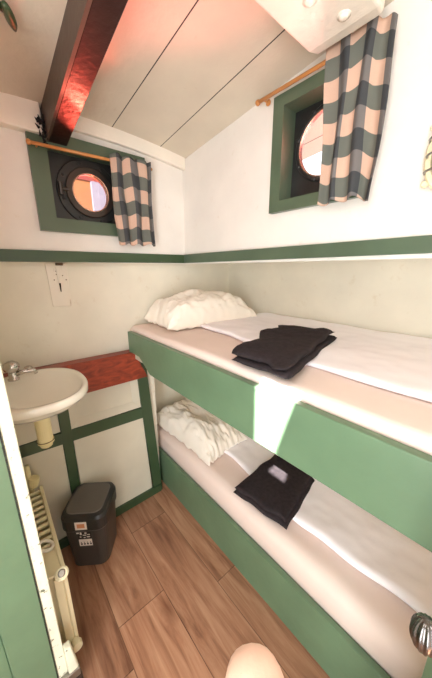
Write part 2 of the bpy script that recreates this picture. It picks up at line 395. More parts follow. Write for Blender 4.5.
# white deck beam with bolts, upper right
dz = 2.118
db = thing('deck_beam', (.7, .5, dz), 'short white deck beam with round bolts above the checked right curtain', 'beam', kind='structure')
mb = MB(); rs = []
for x, k in ((-.2, 0), (.3, 0), (.84, 0), (.875, .006), (.895, .025)):
    rs.append([(x, .37 + k, dz + k), (x, .565 - k, dz + k), (x, .565 - k, zc(x, .5) + .02), (x, .37 + k, zc(x, .5) + .02)])
mb.rings(rs).build('timber', M['white'], db, bevel=.008, seg=3, smooth=False)
for (x, y) in ((.615, .465), (.70, .475), (.80, .44)):
    MB().lathe((x, y, dz + .002), (0, 0, -1), [(0, .017), (.003, .017), (.004, .0125), (.005, .012), (.009, .010), (.011, .004)], n=16).build('bolt', M['white'], db, smooth=True)

# ------------------------------------------------------------------ panelling under the shelf, with green frame
def yb(z): return 1.413 + .035 * z
pf = thing('wall_panelling', (.35, 1.42, 0), 'green framed white panelling under the red wooden shelf', 'panelling', kind='structure')
def bar(x0a, x1a, x0b, x1b, za, zb, name, m, d0=0.0, d1=.02, bv=.002):
    return MB().hexa([(x0a, yb(za) + d0, za), (x1a, yb(za) + d0, za), (x1a, yb(za) + d1, za), (x0a, yb(za) + d1, za)],
                     [(x0b, yb(zb) + d0, zb), (x1b, yb(zb) + d0, zb), (x1b, yb(zb) + d1, zb), (x0b, yb(zb) + d1, zb)]).build(name, m, pf, bevel=bv)
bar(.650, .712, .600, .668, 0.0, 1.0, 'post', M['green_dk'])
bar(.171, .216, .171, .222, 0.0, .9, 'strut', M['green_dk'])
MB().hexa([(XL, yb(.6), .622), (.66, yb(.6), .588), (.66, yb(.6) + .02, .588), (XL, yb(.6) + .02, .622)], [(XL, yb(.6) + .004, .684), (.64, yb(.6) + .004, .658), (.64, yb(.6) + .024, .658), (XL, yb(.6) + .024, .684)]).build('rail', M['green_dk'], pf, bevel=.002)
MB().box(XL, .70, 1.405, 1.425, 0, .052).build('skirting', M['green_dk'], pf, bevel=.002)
bar(.222, .64, .222, .62, .05, .61, 'panel', M['panel'], .008, .03)
bar(XL, .17, XL, .17, .05, .625, 'panel', M['panel'], .008, .03)
bar(XL, .17, XL, .17, .68, .95, 'panel', M['panel'], .008, .03)
# recessed upper right panel: a bevelled tray
y0 = yb(.75)
a = [(.222, .672), (.625, .662), (.61, .90), (.222, .91)]
bb_ = [(.262, .715), (.575, .705), (.565, .89), (.262, .89)]
mb = MB(); mb.rings([[(x, y0 + .008, z) for x, z in a], [(x, y0 + .03, z) for x, z in bb_], [(x, y0 + .034, z) for x, z in bb_], [(x, y0 + .036, z) for x, z in a]], cap=False)
mb.add([(x, y0 + .03, z) for x, z in bb_], [(0, 1, 2, 3)])
mb.build('recessed_panel', M['panel'], pf)

# shelf beam: mahogany board in front of the panelling, its right end cut on the slant
loop = [(XL, 1.40, .872), (.655, 1.40, .872), (.60, 1.40, 1.0), (.60, 1.40, 1.042), (XL, 1.40, 1.047)]
tag(MB().prism(loop, (0, .068, 0)).build('wall_shelf', M['redwood'], bevel=.003), 'varnished red-brown wooden shelf board between basin and upper bunk', 'shelf')

# ------------------------------------------------------------------ bunks
ub = thing('upper_bunk', (.9, .5, .97), 'green fronted upper bunk carrying the ivory pillow and white duvet', 'bunk bed', 'bunk beds')
bd = [(1.418, 1.163), (1.418, 1.045), (1.29, 1.045), (1.173, .978), (-.55, .978), (-.55, 1.161)]
MB().prism([(.56, y, z) for y, z in bd], (.026, 0, 0)).build('front_board', M['green'], ub, bevel=.003)
MB().box(.586, 1.375, -.55, 1.465, 1.0, 1.03).build('base_board', M['panel'], ub)
tag_l = 'low'
lb = thing('lower_bunk', (.95, .5, 0), 'green fronted lower bunk on the floor with the beige mattress', 'bunk bed', 'bunk beds')
MB().hexa([(.747, -.55, 0), (.772, -.55, 0), (.772, 1.66, 0), (.747, 1.66, 0)], [(.747, -.55, .25), (.772, -.55, .25), (.772, 1.66, .25), (.747, 1.66, .25)]).build('front_board', M['green'], lb, bevel=.003)
MB().box(.772, 1.375, -.55, 1.675, .16, .18).build('base_board', M['panel'], lb)

def mattress(x0, x1, y0, y1, z0, z1, r, name, m, amp, seed):
    # closed box with rounded edges and soft dents on top
    nu, nv = 40, 90
    mb = MB(); rows = []
    prof = []
    for i in range(7):
        t = i / 6 * PI / 2; prof.append((x0 + r - r * math.cos(t), z1 - r + r * math.sin(t)))
    for i in range(1, nu): prof.append((x0 + r + (x1 - x0 - 2 * r) * i / nu, z1))
    for i in range(7):
        t = PI / 2 - i / 6 * PI / 2; prof.append((x1 - r + r * math.cos(t), z1 - r + r * math.sin(t)))
    prof = [(x0, z0)] + prof + [(x1, z0)]
    rs = []
    for j in range(nv + 1):
        y = y0 + (y1 - y0) * j / nv
        ring = []
        for x, z in prof:
            k = noise.noise(Vector((x * 3.0 + seed, y * 2.2, z))) * amp if z > z0 + .02 else 0
            q = noise.noise(Vector((x * 14 + seed, y * 5, 3))) * amp * .35 if z > z0 + .02 else 0
            e = max(0, 1 - abs(y - y1) / .03) * max(0, 1 - abs(y1 - y) / .03)
            ring.append((x, y, z + k + q - e * r * .6 * (1 if z > z0 + .03 else 0)))
        rs.append(ring)
    mb.rings(rs)
    return mb.build(name, m, smooth=True)
o = mattress(.590, 1.374, -.54, 1.462, 1.031, 1.188, .028, 'mattress', M['sheet'], .006, 1.3)
tag(o, 'upper bunk mattress in a pale pinkish fitted sheet', 'mattress', 'bunk mattresses')
o = mattress(.775, 1.374, -.54, 1.672, .181, .385, .05, 'mattress', M['sheet_low'], .008, 8.1)
tag(o, 'lower bunk mattress in a tan beige fitted sheet', 'mattress', 'bunk mattresses')

# ------------------------------------------------------------------ soft things
def pillow(name, c, a, b, h, rot, m, seed, tilt=0.0, droop=0.0):
    nu, nv = 110, 80; mb = MB()
    R = Matrix.Rotation(rot, 3, 'Z') @ Matrix.Rotation(tilt, 3, 'X')
    def pt(u, v, sgn):
        pu, pv = u * (1 - .07 * (1 - v * v) * abs(u) ** 3), v * (1 - .09 * (1 - u * u) * abs(v) ** 3)
        e = max(0, 1 - abs(u) ** 4.2) ** .5 * max(0, 1 - abs(v) ** 3.0) ** .5
        w = noise.noise(Vector((u * 2.6 + seed, v * 2.2, seed))) * .2 + noise.noise(Vector((u * 4 + v * 5 + seed, v * 3 - u * 5, seed))) * .12
        wr = (1 - min(1, abs(noise.noise(Vector((u * 2.6 + v * 1.8 + seed * 2, v * 5 - u * 3, 4.0 + seed)))) * 5)) * .045 + (1 - min(1, abs(noise.noise(Vector((u * 6 - v * 3, v * 8 + u * 5, seed)))) * 4)) * .015
        z = h * e * (.5 + (.5 if sgn > 0 else 0)) * (1 + w - wr) if sgn > 0 else -h * .16 * e
        pu += .02 * noise.noise(Vector((v * 4, seed, u * 3))) ; pv += .03 * noise.noise(Vector((u * 5, seed + 5, v * 2)))
        rim = (1 - e) * .025 * noise.noise(Vector((u * 9, v * 9, seed + 9)))
        return Vector(c) + R @ Vector((a * pu, b * pv, z + rim + droop * u * h))
    g = {}
    for s in (1, -1):
        for i in range(nu + 1):
            for j in range(nv + 1):
                border = i in (0, nu) or j in (0, nv)
                if s == -1 and border: g[s, i, j] = g[1, i, j]; continue
                mb.v.append(pt(math.sin(PI / 2 * (2 * i / nu - 1)), math.sin(PI / 2 * (2 * j / nv - 1)), s)); g[s, i, j] = len(mb.v) - 1
    for s in (1, -1):
        for i in range(nu):
            for j in range(nv):
                q = (g[s, i, j], g[s, i + 1, j], g[s, i + 1, j + 1], g[s, i, j + 1]); mb.f.append(q if s > 0 else q[::-1])
    return mb.build(name, m, smooth=True, at=c)
o = pillow('pillow', (.965, 1.265, 1.212), .30, .172, .15, math.radians(-5), M['pillow'], 2.2)
tag(o, 'plump ivory pillow at the head of the upper bunk against the far wall', 'pillow', 'pillows')
o = pillow('pillow', (.955, 1.325, .42), .17, .33, .145, math.radians(2), M['pillow'], 5.7)
tag(o, 'crumpled ivory pillow at the head of the lower bunk behind the green post', 'pillow', 'pillows')

def slab(name, fn, nu, nv, th, m, seed, rnd=.5, at=(0, 0, 0), amp=.004, fr=9, parent=None, lift=None):
    # thick cloth slab: fn(u,v) gives the plan point and base height; rounded rim
    mb = MB(); g = {}
    for s in (1, -1):
        for i in range(nu + 1):
            for j in range(nv + 1):
                border = i in (0, nu) or j in (0, nv)
                if s == -1 and border: g[s, i, j] = g[1, i, j]; continue
                u, v = i / nu, j / nv
                p = Vector(fn(u, v)); d = min(i, nu - i) / nu; d2 = min(j, nv - j) / nv
                e = min(1, (min(1, d / rnd)) ) ; e2 = min(1, d2 / rnd)
                k = math.sqrt(max(0, 1 - (1 - e) ** 2)) * math.sqrt(max(0, 1 - (1 - e2) ** 2))
                w = noise.noise(Vector((p.x * fr + seed, p.y * fr, seed))) * amp + noise.noise(Vector((p.x * fr * 2.7, p.y * fr * 2.7 + seed, 2))) * amp * .4
                p.z += (th * (.5 + .5 * k) + w * (.3 + .7 * k)) if s > 0 else 0.0 + th * .5 * (1 - k)
                mb.v.append(p); g[s, i, j] = len(mb.v) - 1
    for s in (1, -1):
        for i in range(nu):
            for j in range(nv):
                q = (g[s, i, j], g[s, i + 1, j], g[s, i + 1, j + 1], g[s, i, j + 1]); mb.f.append(q if s > 0 else q[::-1])
    return mb.build(name, m, parent, smooth=True, at=at if parent is None else None)
def lerp(a, b, t): return a + (b - a) * t
# duvets: thin folded white covers, front edge slightly wavy
def duvet_fn(edge, xb, y0, y1, z):
    def f(u, v):
        y = lerp(y0, y1, v); x = lerp(edge(y), xb, u)
        return (x, y, z + .012 * max(0, u - .8) / .2)
    return f
e1 = lambda y: .735 + max(0, y - .3) * .135 + .008 * math.sin(y * 9) + .004 * math.sin(y * 23)
o = slab('duvet', duvet_fn(e1, 1.368, -.53, 1.15, 1.192), 60, 130, .024, M['duvet'], 3.1, rnd=.05, at=(1.05, .4, 1.19), amp=.007, fr=7)
tag(o, 'white duvet spread along the back of the upper bunk', 'duvet', 'white duvets')
e2 = lambda y: .888 + max(0, y - .45) * .10 + .010 * math.sin(y * 8 + 1) + .006 * math.sin(y * 21)
o = slab('duvet', duvet_fn(e2, 1.365, -.53, 1.27, .392), 60, 130, .034, M['duvet'], 7.7, rnd=.06, at=(1.1, .4, .39), amp=.009, fr=7)
tag(o, 'white duvet spread along the back of the lower bunk', 'duvet', 'white duvets')

# towels: dark folded stacks, each with folded layers
def quad_fn(q, z, wob=.0, seed=0):
    def f(u, v):
        a = Vector(q[0]).lerp(Vector(q[1]), u); b = Vector(q[3]).lerp(Vector(q[2]), u); p = a.lerp(b, v)
        n1 = noise.noise(Vector((u * 4 + seed, v * 4, seed))) * wob; n2 = noise.noise(Vector((u * 4, v * 4 + seed, seed + 7))) * wob
        return (p.x + n1, p.y + n2, z)
    return f
tw = thing('folded_towel', (.82, .52, 1.21), 'charcoal folded towel with a rumpled top on the upper bunk', 'towel', 'charcoal towels')
q = [(.562, .365), (.555, .575), (1.045, .765), (1.09, .49)]
slab('lower_fold', quad_fn(q, 1.210, .012, 2), 30, 40, .022, M['towel'], 1.7, rnd=.07, amp=.004, fr=12, parent=tw)
q = [(.566, .38), (.56, .58), (1.03, .75), (1.085, .50)]
slab('upper_fold', quad_fn(q, 1.230, .025, 5), 30, 40, .024, M['towel'], 4.4, rnd=.09, amp=.012, fr=9, parent=tw)
tw = thing('folded_towel', (.97, .66, .41), 'charcoal folded towel catching a spot of sun on the lower bunk', 'towel', 'charcoal towels')
q = [(.80, .475), (.765, .765), (1.14, .80), (1.15, .54)]
slab('lower_fold', quad_fn(q, .416, .008, 3), 30, 40, .024, M['towel'], 2.3, rnd=.06, amp=.003, fr=10, parent=tw)
q = [(.808, .49), (.775, .765), (1.13, .79), (1.14, .55)]
slab('upper_fold', quad_fn(q, .438, .012, 6), 30, 40, .022, M['towel'], 6.1, rnd=.06, amp=.005, fr=8, parent=tw)

# ------------------------------------------------------------------ portholes
def porthole(name, label, P, a0, a1, b0, b1, fw_, ca, cb, rg, rflange, depth, order, rs=1.32, proud=.022):
    # P(a, b, t): t = distance out of the wall plane (negative = into the room)
    c = P((a0 + a1) / 2, b0, 0)
    w = thing(name, c, label, 'window', kind='structure')
    ia0, ia1, ib0, ib1 = a0 + fw_, a1 - fw_, b0 + fw_ * .85, b1 - fw_ * .85
    # four mitred frame members in one frame
    mb = MB()
    O = [(a0, b0), (a1, b0), (a1, b1), (a0, b1)]; I = [(ia0, ib0), (ia1, ib0), (ia1, ib1), (ia0, ib1)]
    mb.rings([[P(x, y, -.022) for x, y in O], [P(x, y, -.022) for x, y in I], [P(x, y, depth) for x, y in I], [P(x, y, depth) for x, y in O] if False else [P(x, y, depth) for x, y in I]], cap=False)
    for k in range(4):
        p, q = O[k], O[(k + 1) % 4]
        mb.add([P(*p, -.022), P(*q, -.022), P(*q, .0), P(*p, .0)], [(0, 1, 2, 3)])
    mb.build('window_frame', M['window_green'], w, bevel=0)
    # mitre joints
    # backing plate with a round hole
    n = 48; mb = MB(); ring = []; sq = []
    pa0, pa1, pb0, pb1 = ia0 - .01, ia1 + .01, ib0 - .01, ib1 + .01
    for k in range(n):
        t = 2 * PI * k / n; dx, dy = math.cos(t), math.sin(t)
        ring.append((ca + rg * min(1.22, rs - .02) * dx, cb + rg * min(1.22, rs - .02) * dy))
        tx = ((pa1 if dx > 0 else pa0) - ca) / dx if abs(dx) > 1e-6 else 1e9
        ty = ((pb1 if dy > 0 else pb0) - cb) / dy if abs(dy) > 1e-6 else 1e9
        s = min(tx, ty); sq.append((ca + s * dx, cb + s * dy))
    mb.rings([[P(x, y, depth) for x, y in sq], [P(x, y, depth) for x, y in ring], [P(x, y, depth + .01) for x, y in ring], [P(x, y, depth + .01) for x, y in sq]], cap=False)
    mb.build('backing_plate', M['plate'], w)
    ax = Vector(P(0, 0, 1)) - Vector(P(0, 0, 0)); cc = Vector(P(ca, cb, depth))
    # bolted flange
    def prof_ring(r0, r1, h0, h1):
        m_ = MB(); u = ax.orthogonal().normalized(); v = ax.cross(u).normalized(); nn = 48
        def rr(r, h): return [cc + (u * math.cos(2 * PI * k / nn) + v * math.sin(2 * PI * k / nn)) * r - ax * h for k in range(nn)]
        e = min(.003, (r1 - r0) * .2)
        m_.rings([rr(r1, h0), rr(r1, h1 - e), rr(r1 - e, h1), rr(r0 + e, h1), rr(r0, h1 - e), rr(r0, h0), rr(r1, h0)], cap=False)
        return m_
    prof_ring(rg * min(1.2, rs - .03), rflange, -.001, .008).build('flange', M['plate'], w, smooth=False)
    ringp = prof_ring(rg, rg * rs, -.012, proud).build('porthole_ring', M['ring'], w, smooth=False)
    MB().torus(cc - ax * (proud - .001), ax, rg * 1.01, .0028).build('seal', M['glassrim'], ringp, smooth=True)
    MB().lathe(cc - ax * .006, ax, [(0, .001), (0, rg), (.004, rg), (.004, .001)], n=40).build('glass_pane', M['glass'], w)
    u = ax.orthogonal().normalized()
    for k in range(8):
        t = 2 * PI * k / 8 + .3
        d = Vector(P(math.cos(t), math.sin(t), 0)) - Vector(P(0, 0, 0))
        q = cc + d * (rflange + rg * rs) / 2 - ax * .007
        MB().lathe(q, -ax, [(0, .007), (.004, .007), (.006, .004)], n=8).build('bolt', M['plate'], w)
    # hinge at the side of the ring
    d = Vector(P(order, 0, 0)) - Vector(P(0, 0, 0)); q = cc + d * (rg * rs + .02) - ax * .016
    z = Vector((0, 0, 1)); s = ax.cross(z).normalized()
    MB().tube([q - z * .026, q + z * .026], .009).tube([q, q - d * .03 - ax * .004], .008).build('hinge', M['ring'], w, smooth=False)
    return w
porthole('window_1', 'green framed far porthole showing an orange and white view', lambda a, b, t: (a, D + t, b), .219, .722, 1.66, 2.045, .066, .452, 1.846, .079, .142, .03, -1, 1.36)
porthole('window_2', 'green framed right porthole blown out with white daylight', lambda a, b, t: (W1 + t, a, b), .415, .768, 1.722, 2.122, .048, .581, 1.943, .107, .125, .055, -1, 1.07, .006)

# curtain rods
def rod(a, b, wallv, label, fin):
    a, b, wv = Vector(a), Vector(b), Vector(wallv)
    t = thing('curtain_rod', a, label, 'curtain rod', 'curtain rods')
    MB().tube([a, b], .0065).build('rod', M['brass'], t, smooth=True)
    d = (b - a).normalized()
    for p in fin:
        q = a.lerp(b, p)
        MB().lathe(q - d * .012, d, [(0, .003), (.002, .009), (.008, .0105), (.014, .009), (.016, .006)], n=14).build('finial', M['brass'], t, smooth=True)
    for p in (.05, .95):
        q = a.lerp(b, p)
        MB().tube([q, q + wv], .004, 8).lathe(q + wv * .98, -wv, [(0, .011), (.003, .011), (.004, .006)], n=12).build('bracket', M['brass'], t)
rod((.222, 1.372, 1.976), (.742, 1.372, 1.99), (0, .036, 0), 'thin wooden curtain rod across the far porthole frame', (0,))
rod((.928, .83, 2.128), (.928, .385, 2.128), (.033, 0, 0), 'wooden curtain rod above the right porthole frame', (0,))

# curtains: gathered check cloth with uv squares
def curtain(name, label, P, w, h, folds, amp, usq, vsq, uoff, voff, seed, slant, flare):
    nu, nv = 110, 40; mb = MB(); uvs = []
    arc = [0.0]
    def off(u, v):
        ph = u * folds * 2 * PI + .8 * math.sin(u * 5 + seed) + .25 * math.sin(v * 3 + seed)
        k = amp * (.55 + .45 * v) * (.7 + .6 * noise.noise(Vector((u * 3, seed, 0))))
        return k * math.sin(ph) + .004 * noise.noise(Vector((u * 8, v * 4, seed)))
    for i in range(1, nu + 1):
        a = off((i - 1) / nu, .6); b = off(i / nu, .6); arc.append(arc[-1] + math.hypot(w / nu, (b - a)))
    for i in range(nu + 1):
        for j in range(nv + 1):
            u, v = i / nu, j / nv
            s = u * w * (1 - flare * v) + slant * v + .004 * math.sin(v * 6 + u * 7 + seed)
            zz = h * v * (1 + .012 * math.sin(u * folds * 2 * PI)) - .012 * (1 - v) * abs(math.sin(u * folds * PI))
            mb.v.append(Vector(P(s, -zz, off(u, v)))); uvs.append((arc[i] / usq + uoff, (1 - v) * h / vsq + voff + .05 * math.sin(u * 9)))
    for i in range(nu):
        for j in range(nv):
            a = i * (nv + 1) + j; mb.f.append((a, a + 1, a + nv + 2, a + nv + 1))
    o = mb.build(name, M['check'], smooth=True, at=P(0, 0, 0), flip=False)
    uvl = o.data.uv_layers.new(name='UVMap')
    for lp in o.data.loops: uvl.data[lp.index].uv = uvs[lp.vertex_index]
    md = o.modifiers.new('cloth', 'SOLIDIFY'); md.thickness = .002
    return tag(o, label, 'curtain', 'checked curtains')
curtain('curtain', 'grey and tan checked curtain drawn aside at the far porthole', lambda s, z, d: (.522 + s, 1.355 + d, 2.002 + z + .02 * s), .205, .385, 3.4, .014, .085, .118, .1, .35, 1.0, .012, .04)
curtain('curtain', 'peach and grey checked curtain drawn aside at the right porthole', lambda s, z, d: (.908 + d, .54 - s, 2.142 + z - .035 * max(0, (s - .13) / .06) ** 2), .192, .43, 2.6, .019, .085, .112, .0, .42, 4.0, .016, .14)

# ------------------------------------------------------------------ wash basin on the left wall
bc = (.09, 1.2); zr = 1.05
wb = thing('wash_basin', (XL, 1.2, zr), 'small white wash basin on the left wall beside the red shelf', 'basin')
def bring(cx_, cy_, a, b, z, n=56, p=2.3):
    r = []
    for k in range(n):
        t = 2 * PI * k / n; c, s = math.cos(t), math.sin(t)
        x = cx_ + a * math.copysign(abs(c) ** (2 / p), c); y = cy_ + b * math.copysign(abs(s) ** (2 / p), s)
        r.append((max(x, XL + .001), y, z))
    return r
mb = MB()
mb.rings([bring(.07, 1.2, .05, .05, zr - .095), bring(.075, 1.2, .085, .10, zr - .088), bring(.08, 1.2, .135, .16, zr - .070), bring(.082, 1.2, .163, .19, zr - .048), bring(.084, 1.2, .174, .205, zr - .032), bring(.085, 1.2, .179, .214, zr - .026), bring(.085, 1.2, .18, .215, zr - .006), bring(.085, 1.2, .177, .212, zr),
          bring(.085, 1.2, .168, .208, zr + .001), bring(.10, 1.2, .146, .184, zr - .004), bring(.105, 1.2, .138, .176, zr - .012), bring(.105, 1.2, .122, .155, zr - .032), bring(.10, 1.2, .09, .115, zr - .050), bring(.095, 1.2, .04, .05, zr - .062), bring(.092, 1.2, .012, .012, zr - .064)])
mb.build('bowl', M['porcelain'], wb, smooth=True)
tp = Vector((.025, 1.335, zr))
mb = MB().lathe(tp, (0, 0, 1), [(0, .021), (.006, .021), (.01, .016), (.03, .015), (.036, .013)], n=20).tube([tp + Vector((0, 0, .022)), tp + Vector((.04, -.004, .03)), tp + Vector((.075, -.006, .026)), tp + Vector((.08, -.006, .012))], [.011, .010, .009, .008])
fc = mb.build('faucet', M['chrome'], wb, smooth=True)
MB().lathe(tp + Vector((0, 0, .036)), (0, 0, 1), [(0, .014), (.006, .025), (.02, .030), (.036, .026), (.046, .012)], n=10).build('tap_knob', M['chrome'], fc, smooth=True)
sp_ = Vector((.085, 1.405, zr))
MB().lathe(sp_, (0, 0, 1), [(0, .016), (.006, .016), (.01, .012), (.016, .017), (.024, .015), (.028, .006)], n=14).build('stopper', M['chrome'], wb, smooth=True)
tr = MB().lathe((.085, 1.2, zr - .09), (0, 0, -1), [(0, .022), (.012, .022), (.012, .030), (.03, .030), (.03, .028), (.150, .028), (.150, .031), (.163, .031), (.163, .027), (.18, .022), (.188, .01)], n=24).build('drain_trap', M['trap'], wb, smooth=False)
tr['label'] = 'cream plastic bottle trap'
for z in (zr - .112, zr - .243): MB().torus((.085, 1.2, z), (0, 0, 1), .0305, .0022, 24, 8).build('trap_ring', M['rust'], tr, smooth=True)
MB().tube([(.085, 1.2, zr - .17), (.085, 1.3, zr - .17), (.085, 1.43, zr - .17)], .014).build('waste_pipe', M['trap'], wb, smooth=True)

# plate under the rail
pl = thing('wall_plate', (.27, D2, 1.32), 'white painted plate with a rusty bracket stain under the far rail', 'plate')
MB().prism([(.228, D2 - .008, 1.325), (.308, D2 - .008, 1.322), (.312, D2 - .008, 1.528), (.222, D2 - .008, 1.528)], (0, .008, 0)).build('plate', M['stained'], pl, bevel=.003)
MB().prism([(.252, D2 - .014, 1.528), (.296, D2 - .014, 1.528), (.284, D2 - .014, 1.50), (.276, D2 - .014, 1.44), (.272, D2 - .014, 1.40), (.264, D2 - .014, 1.44), (.262, D2 - .014, 1.50)], (0, .006, 0)).build('bracket', M['stained'], pl, bevel=.002)
MB().prism([(.266, D2 - .0155, 1.435), (.274, D2 - .0155, 1.435), (.272, D2 - .0155, 1.395), (.269, D2 - .0155, 1.395)], (0, .004, 0)).build('slot', M['hole'], pl)
MB().box(.262, .292, D2 - .03, D2 - .008, 1.516, 1.528).build('hinge_block', M['rust'], pl, bevel=.002)
for x, z in ((.262, 1.475), (.287, 1.47), (.25, 1.45), (.3, 1.45), (.262, 1.49)):
    MB().lathe((x, D2 - .008, z), (0, -1, 0), [(0, .0028), (.0022, .0022)], n=8).build('screw', M['rust'], pl)

# ------------------------------------------------------------------ waste bin
rot = math.radians(-36); bcn = Vector((.230, 1.292, 0))
wbin = thing('waste_bin', bcn, 'dark grey swing-lid waste bin in the corner beside the radiator', 'bin')
R = Matrix.Rotation(rot, 3, 'Z')
def rrect(a, b, r, z, n=6, dx=0, dy=0):
    o = []
    for (sx, sy, t0) in ((1, 1, 0), (-1, 1, PI / 2), (-1, -1, PI), (1, -1, 3 * PI / 2)):
        for k in range(n + 1):
            t = t0 + PI / 2 * k / n
            o.append(bcn + R @ Vector((dx + sx * (a - r) + r * math.cos(t), dy + sy * (b - r) + r * math.sin(t), z)))
    return o
MB().rings([rrect(.086, .092, .045, 0), rrect(.092, .098, .045, .008), rrect(.104, .110, .045, .262), rrect(.1, .106, .045, .262)]).build('body', M['bin'], wbin, smooth=False, bevel=0)
lid = MB().rings([rrect(.107, .113, .046, .25), rrect(.110, .116, .046, .258), rrect(.110, .116, .046, .318), rrect(.104, .110, .044, .334), rrect(.09, .098, .04, .340)]).build('lid', M['binlid'], wbin)
MB().rings([rrect(.088, .096, .04, .3405), rrect(.086, .093, .04, .345)]).build('flap', M['bintop'], lid)
def on_front(x, z, t=0):    # on the sloping front of the bin
    y = -(.098 + (.110 - .098) * (z - .008) / .254) - t
    return bcn + R @ Vector((x, y, z))
def fq(x0, x1, z0, z1, t, lidf=False):
    if lidf: return [bcn + R @ Vector((x, -.116 - t, z)) for x, z in ((x0, z0), (x1, z0), (x1, z1), (x0, z1))]
    return [on_front(x0, z0, t), on_front(x1, z0, t), on_front(x1, z1, t), on_front(x0, z1, t)]
st = MB().add(fq(-.032, .024, .266, .313, .0012, True), [(0, 1, 2, 3)]).build('lid_sticker', M['sticker'], wbin, flip=False)
MB().add(fq(-.022, .014, .277, .302, .0018, True), [(0, 1, 2, 3)]).build('printed_panel', M['ink_orange'], st, flip=False)
def bq(x0, x1, z0, z1, t):
    k = 1.4; return fq(.002 + (x0 - .004) * k, .002 + (x1 - .004) * k, .190 + (z0 - .2) * k, .190 + (z1 - .2) * k, t)
st = MB().add(bq(-.018, .027, .172, .204, .0012), [(0, 1, 2, 3)]).build('body_sticker', M['sticker'], wbin, flip=False)
mb = MB()
for k in range(4):
    x = -.013 + k * .0105
    mb.add(bq(x, x + .006, .178, .186, .002), [(0, 1, 2, 3)]).add(bq(x + .001, x + .004, .188, .192, .002), [(0, 1, 2, 3)])
mb.build('printed_figures', M['ink_black'], st, flip=False)
MB().add(bq(-.018, .027, .206, .236, .0012), [(0, 1, 2, 3)]).build('black_sticker', M['ink_black'], wbin, flip=False)
mb = MB()
random.seed(3)
for x, z, a, b in ((-.022, .232, .009, .006), (-.010, .226, .006, .012), (-.001, .222, .012, .004), (.006, .231, .007, .005), (.014, .224, .010, .004), (-.012, .214, .005, .005), (.012, .213, .011, .005), (.001, .211, .006, .004)):
    mb.add(bq(x, x + a, z, z + b, .002), [(0, 1, 2, 3)])
mb.build('printed_logo', M['sticker'], wbin, flip=False)

# ------------------------------------------------------------------ radiator on the left wall
ra = thing('radiator', (0, 1.1, .06), 'cream panel radiator with a slotted top along the left wall', 'radiator')
ry0, ry1, rz0, rz1 = .875, 1.36, .09, .485
MB().box(.036, .05, ry0, ry1, rz0, rz1).build('front_panel', M['cream'], ra, bevel=.004)
MB().box(-.045, -.035, ry0, ry1, rz0, rz1 - .01).build('rear_panel', M['cream'], ra, bevel=.004)
mb = MB()
for k in range(24):
    y = ry0 + .02 + k * .0195; mb.box(-.034, .045, y, y + .004, rz0 + .03, rz1 - .03)
mb.build('fins', M['cream'], ra)
mb = MB()
for k in range(10):
    y = 1.01 + k * .036; mb.tube([(-.036, y, rz1 - .012), (.036, y, rz1 - .012)], .0085, 8)
mb.build('grille', M['cream'], ra, smooth=True)
MB().box(.008, .036, ry0 - .001, ry0 + .012, rz0 + .01, rz1 - .03).build('end_cover', M['cream'], ra, bevel=.003)
MB().box(-.036, .037, ry0 + .0, .99, rz1 - .016, rz1 - .006).build('top_cover', M['cream'], ra, bevel=.003)
k = MB().lathe((.035, .884, rz1 - .03), (0, -.6, .8), [(0, .016), (.014, .016), (.02, .022), (.034, .022), (.038, .016)], n=16).build('valve_knob', M['cream'], ra, smooth=False)
MB().lathe((.035, .884, rz1 - .03), (0, -.6, .8), [(.0381, .012), (.040, .009)], n=16).build('valve_cap', M['steel'], k)
mb = MB()
mb.torus((.01, 1.0, rz1 + .006), (.5, 0, 1), .024, .006, 24, 8)
mb.build('clip_ring', M['white'], ra, smooth=True)
MB().lathe((.036, .875, .125), (0, -1, 0), [(0, .014), (.010, .014), (.012, .02), (.03, .02), (.032, .013)], n=16).build('lower_valve', M['cream'], ra, smooth=False)
for y in (.95, 1.28): MB().box(XL - .001, -.044, y, y + .03, .12, .42).build('wall_bracket', M['cream'], ra)
MB().tube([(.005, 1.37, .40), (.005, 1.385, .43), (.005, 1.385, .60)], .011).build('feed_pipe', M['trap'], ra, smooth=True)
MB().lathe((.015, 1.37, .49), (.2, 0, 1), [(0, .02), (.02, .024), (.045, .022), (.05, .014)], n=16).build('thermostat', M['trap'], ra, smooth=False)

# ------------------------------------------------------------------ green door post at the left, cream edge
jm = thing('door_1', (-.08, .8, 0), 'green partition and door post with a chipped cream edge at left', 'door post', kind='structure')
MB().box(-.135, -.033, .80, .83, 0, 2.2).build('post', M['green'], jm, bevel=.003)
MB().box(-.033, -.0035, .802, .828, .0, 2.2).build('edge_strip', M['cream_old'], jm, bevel=.003)
M['joint'] = paint('cracked_joint', (40, 58, 42), 0.6, var=0.3, vscale=30, bump=0.5, col2=(26, 26, 20), c2amt=(0.45, 0.5))
MB().box(-.0365, -.0325, .7990, .803, 0, 2.2).build('joint', M['joint'], jm)
MB().box(-1.0, -.137, .812, .83, 0, 2.2).build('door_panel', M['green'], jm, bevel=.003)
cp = thing('door_catch', (.01, .79, .05), 'steel and white door catch low on the edge of the green door post', 'catch')
MB().hexa([(-.0035, .785, .045), (.036, .785, .045), (.036, .815, .045), (-.0035, .815, .045)], [(-.0035, .785, .085), (.032, .785, .085), (.032, .815, .085), (-.0035, .815, .085)]).build('keeper', M['ring'], cp, bevel=.003)
MB().box(-.03, .031, .784, .8, .088, .125).build('plate', M['steel'], cp, bevel=.003)
MB().hexa([(-.0035, .785, .127), (.029, .785, .127), (.029, .812, .127), (-.0035, .812, .127)], [(-.0035, .785, .25), (.018, .785, .25), (.018, .812, .25), (-.0035, .812, .25)]).build('block', M['cream_old'], cp, bevel=.005)

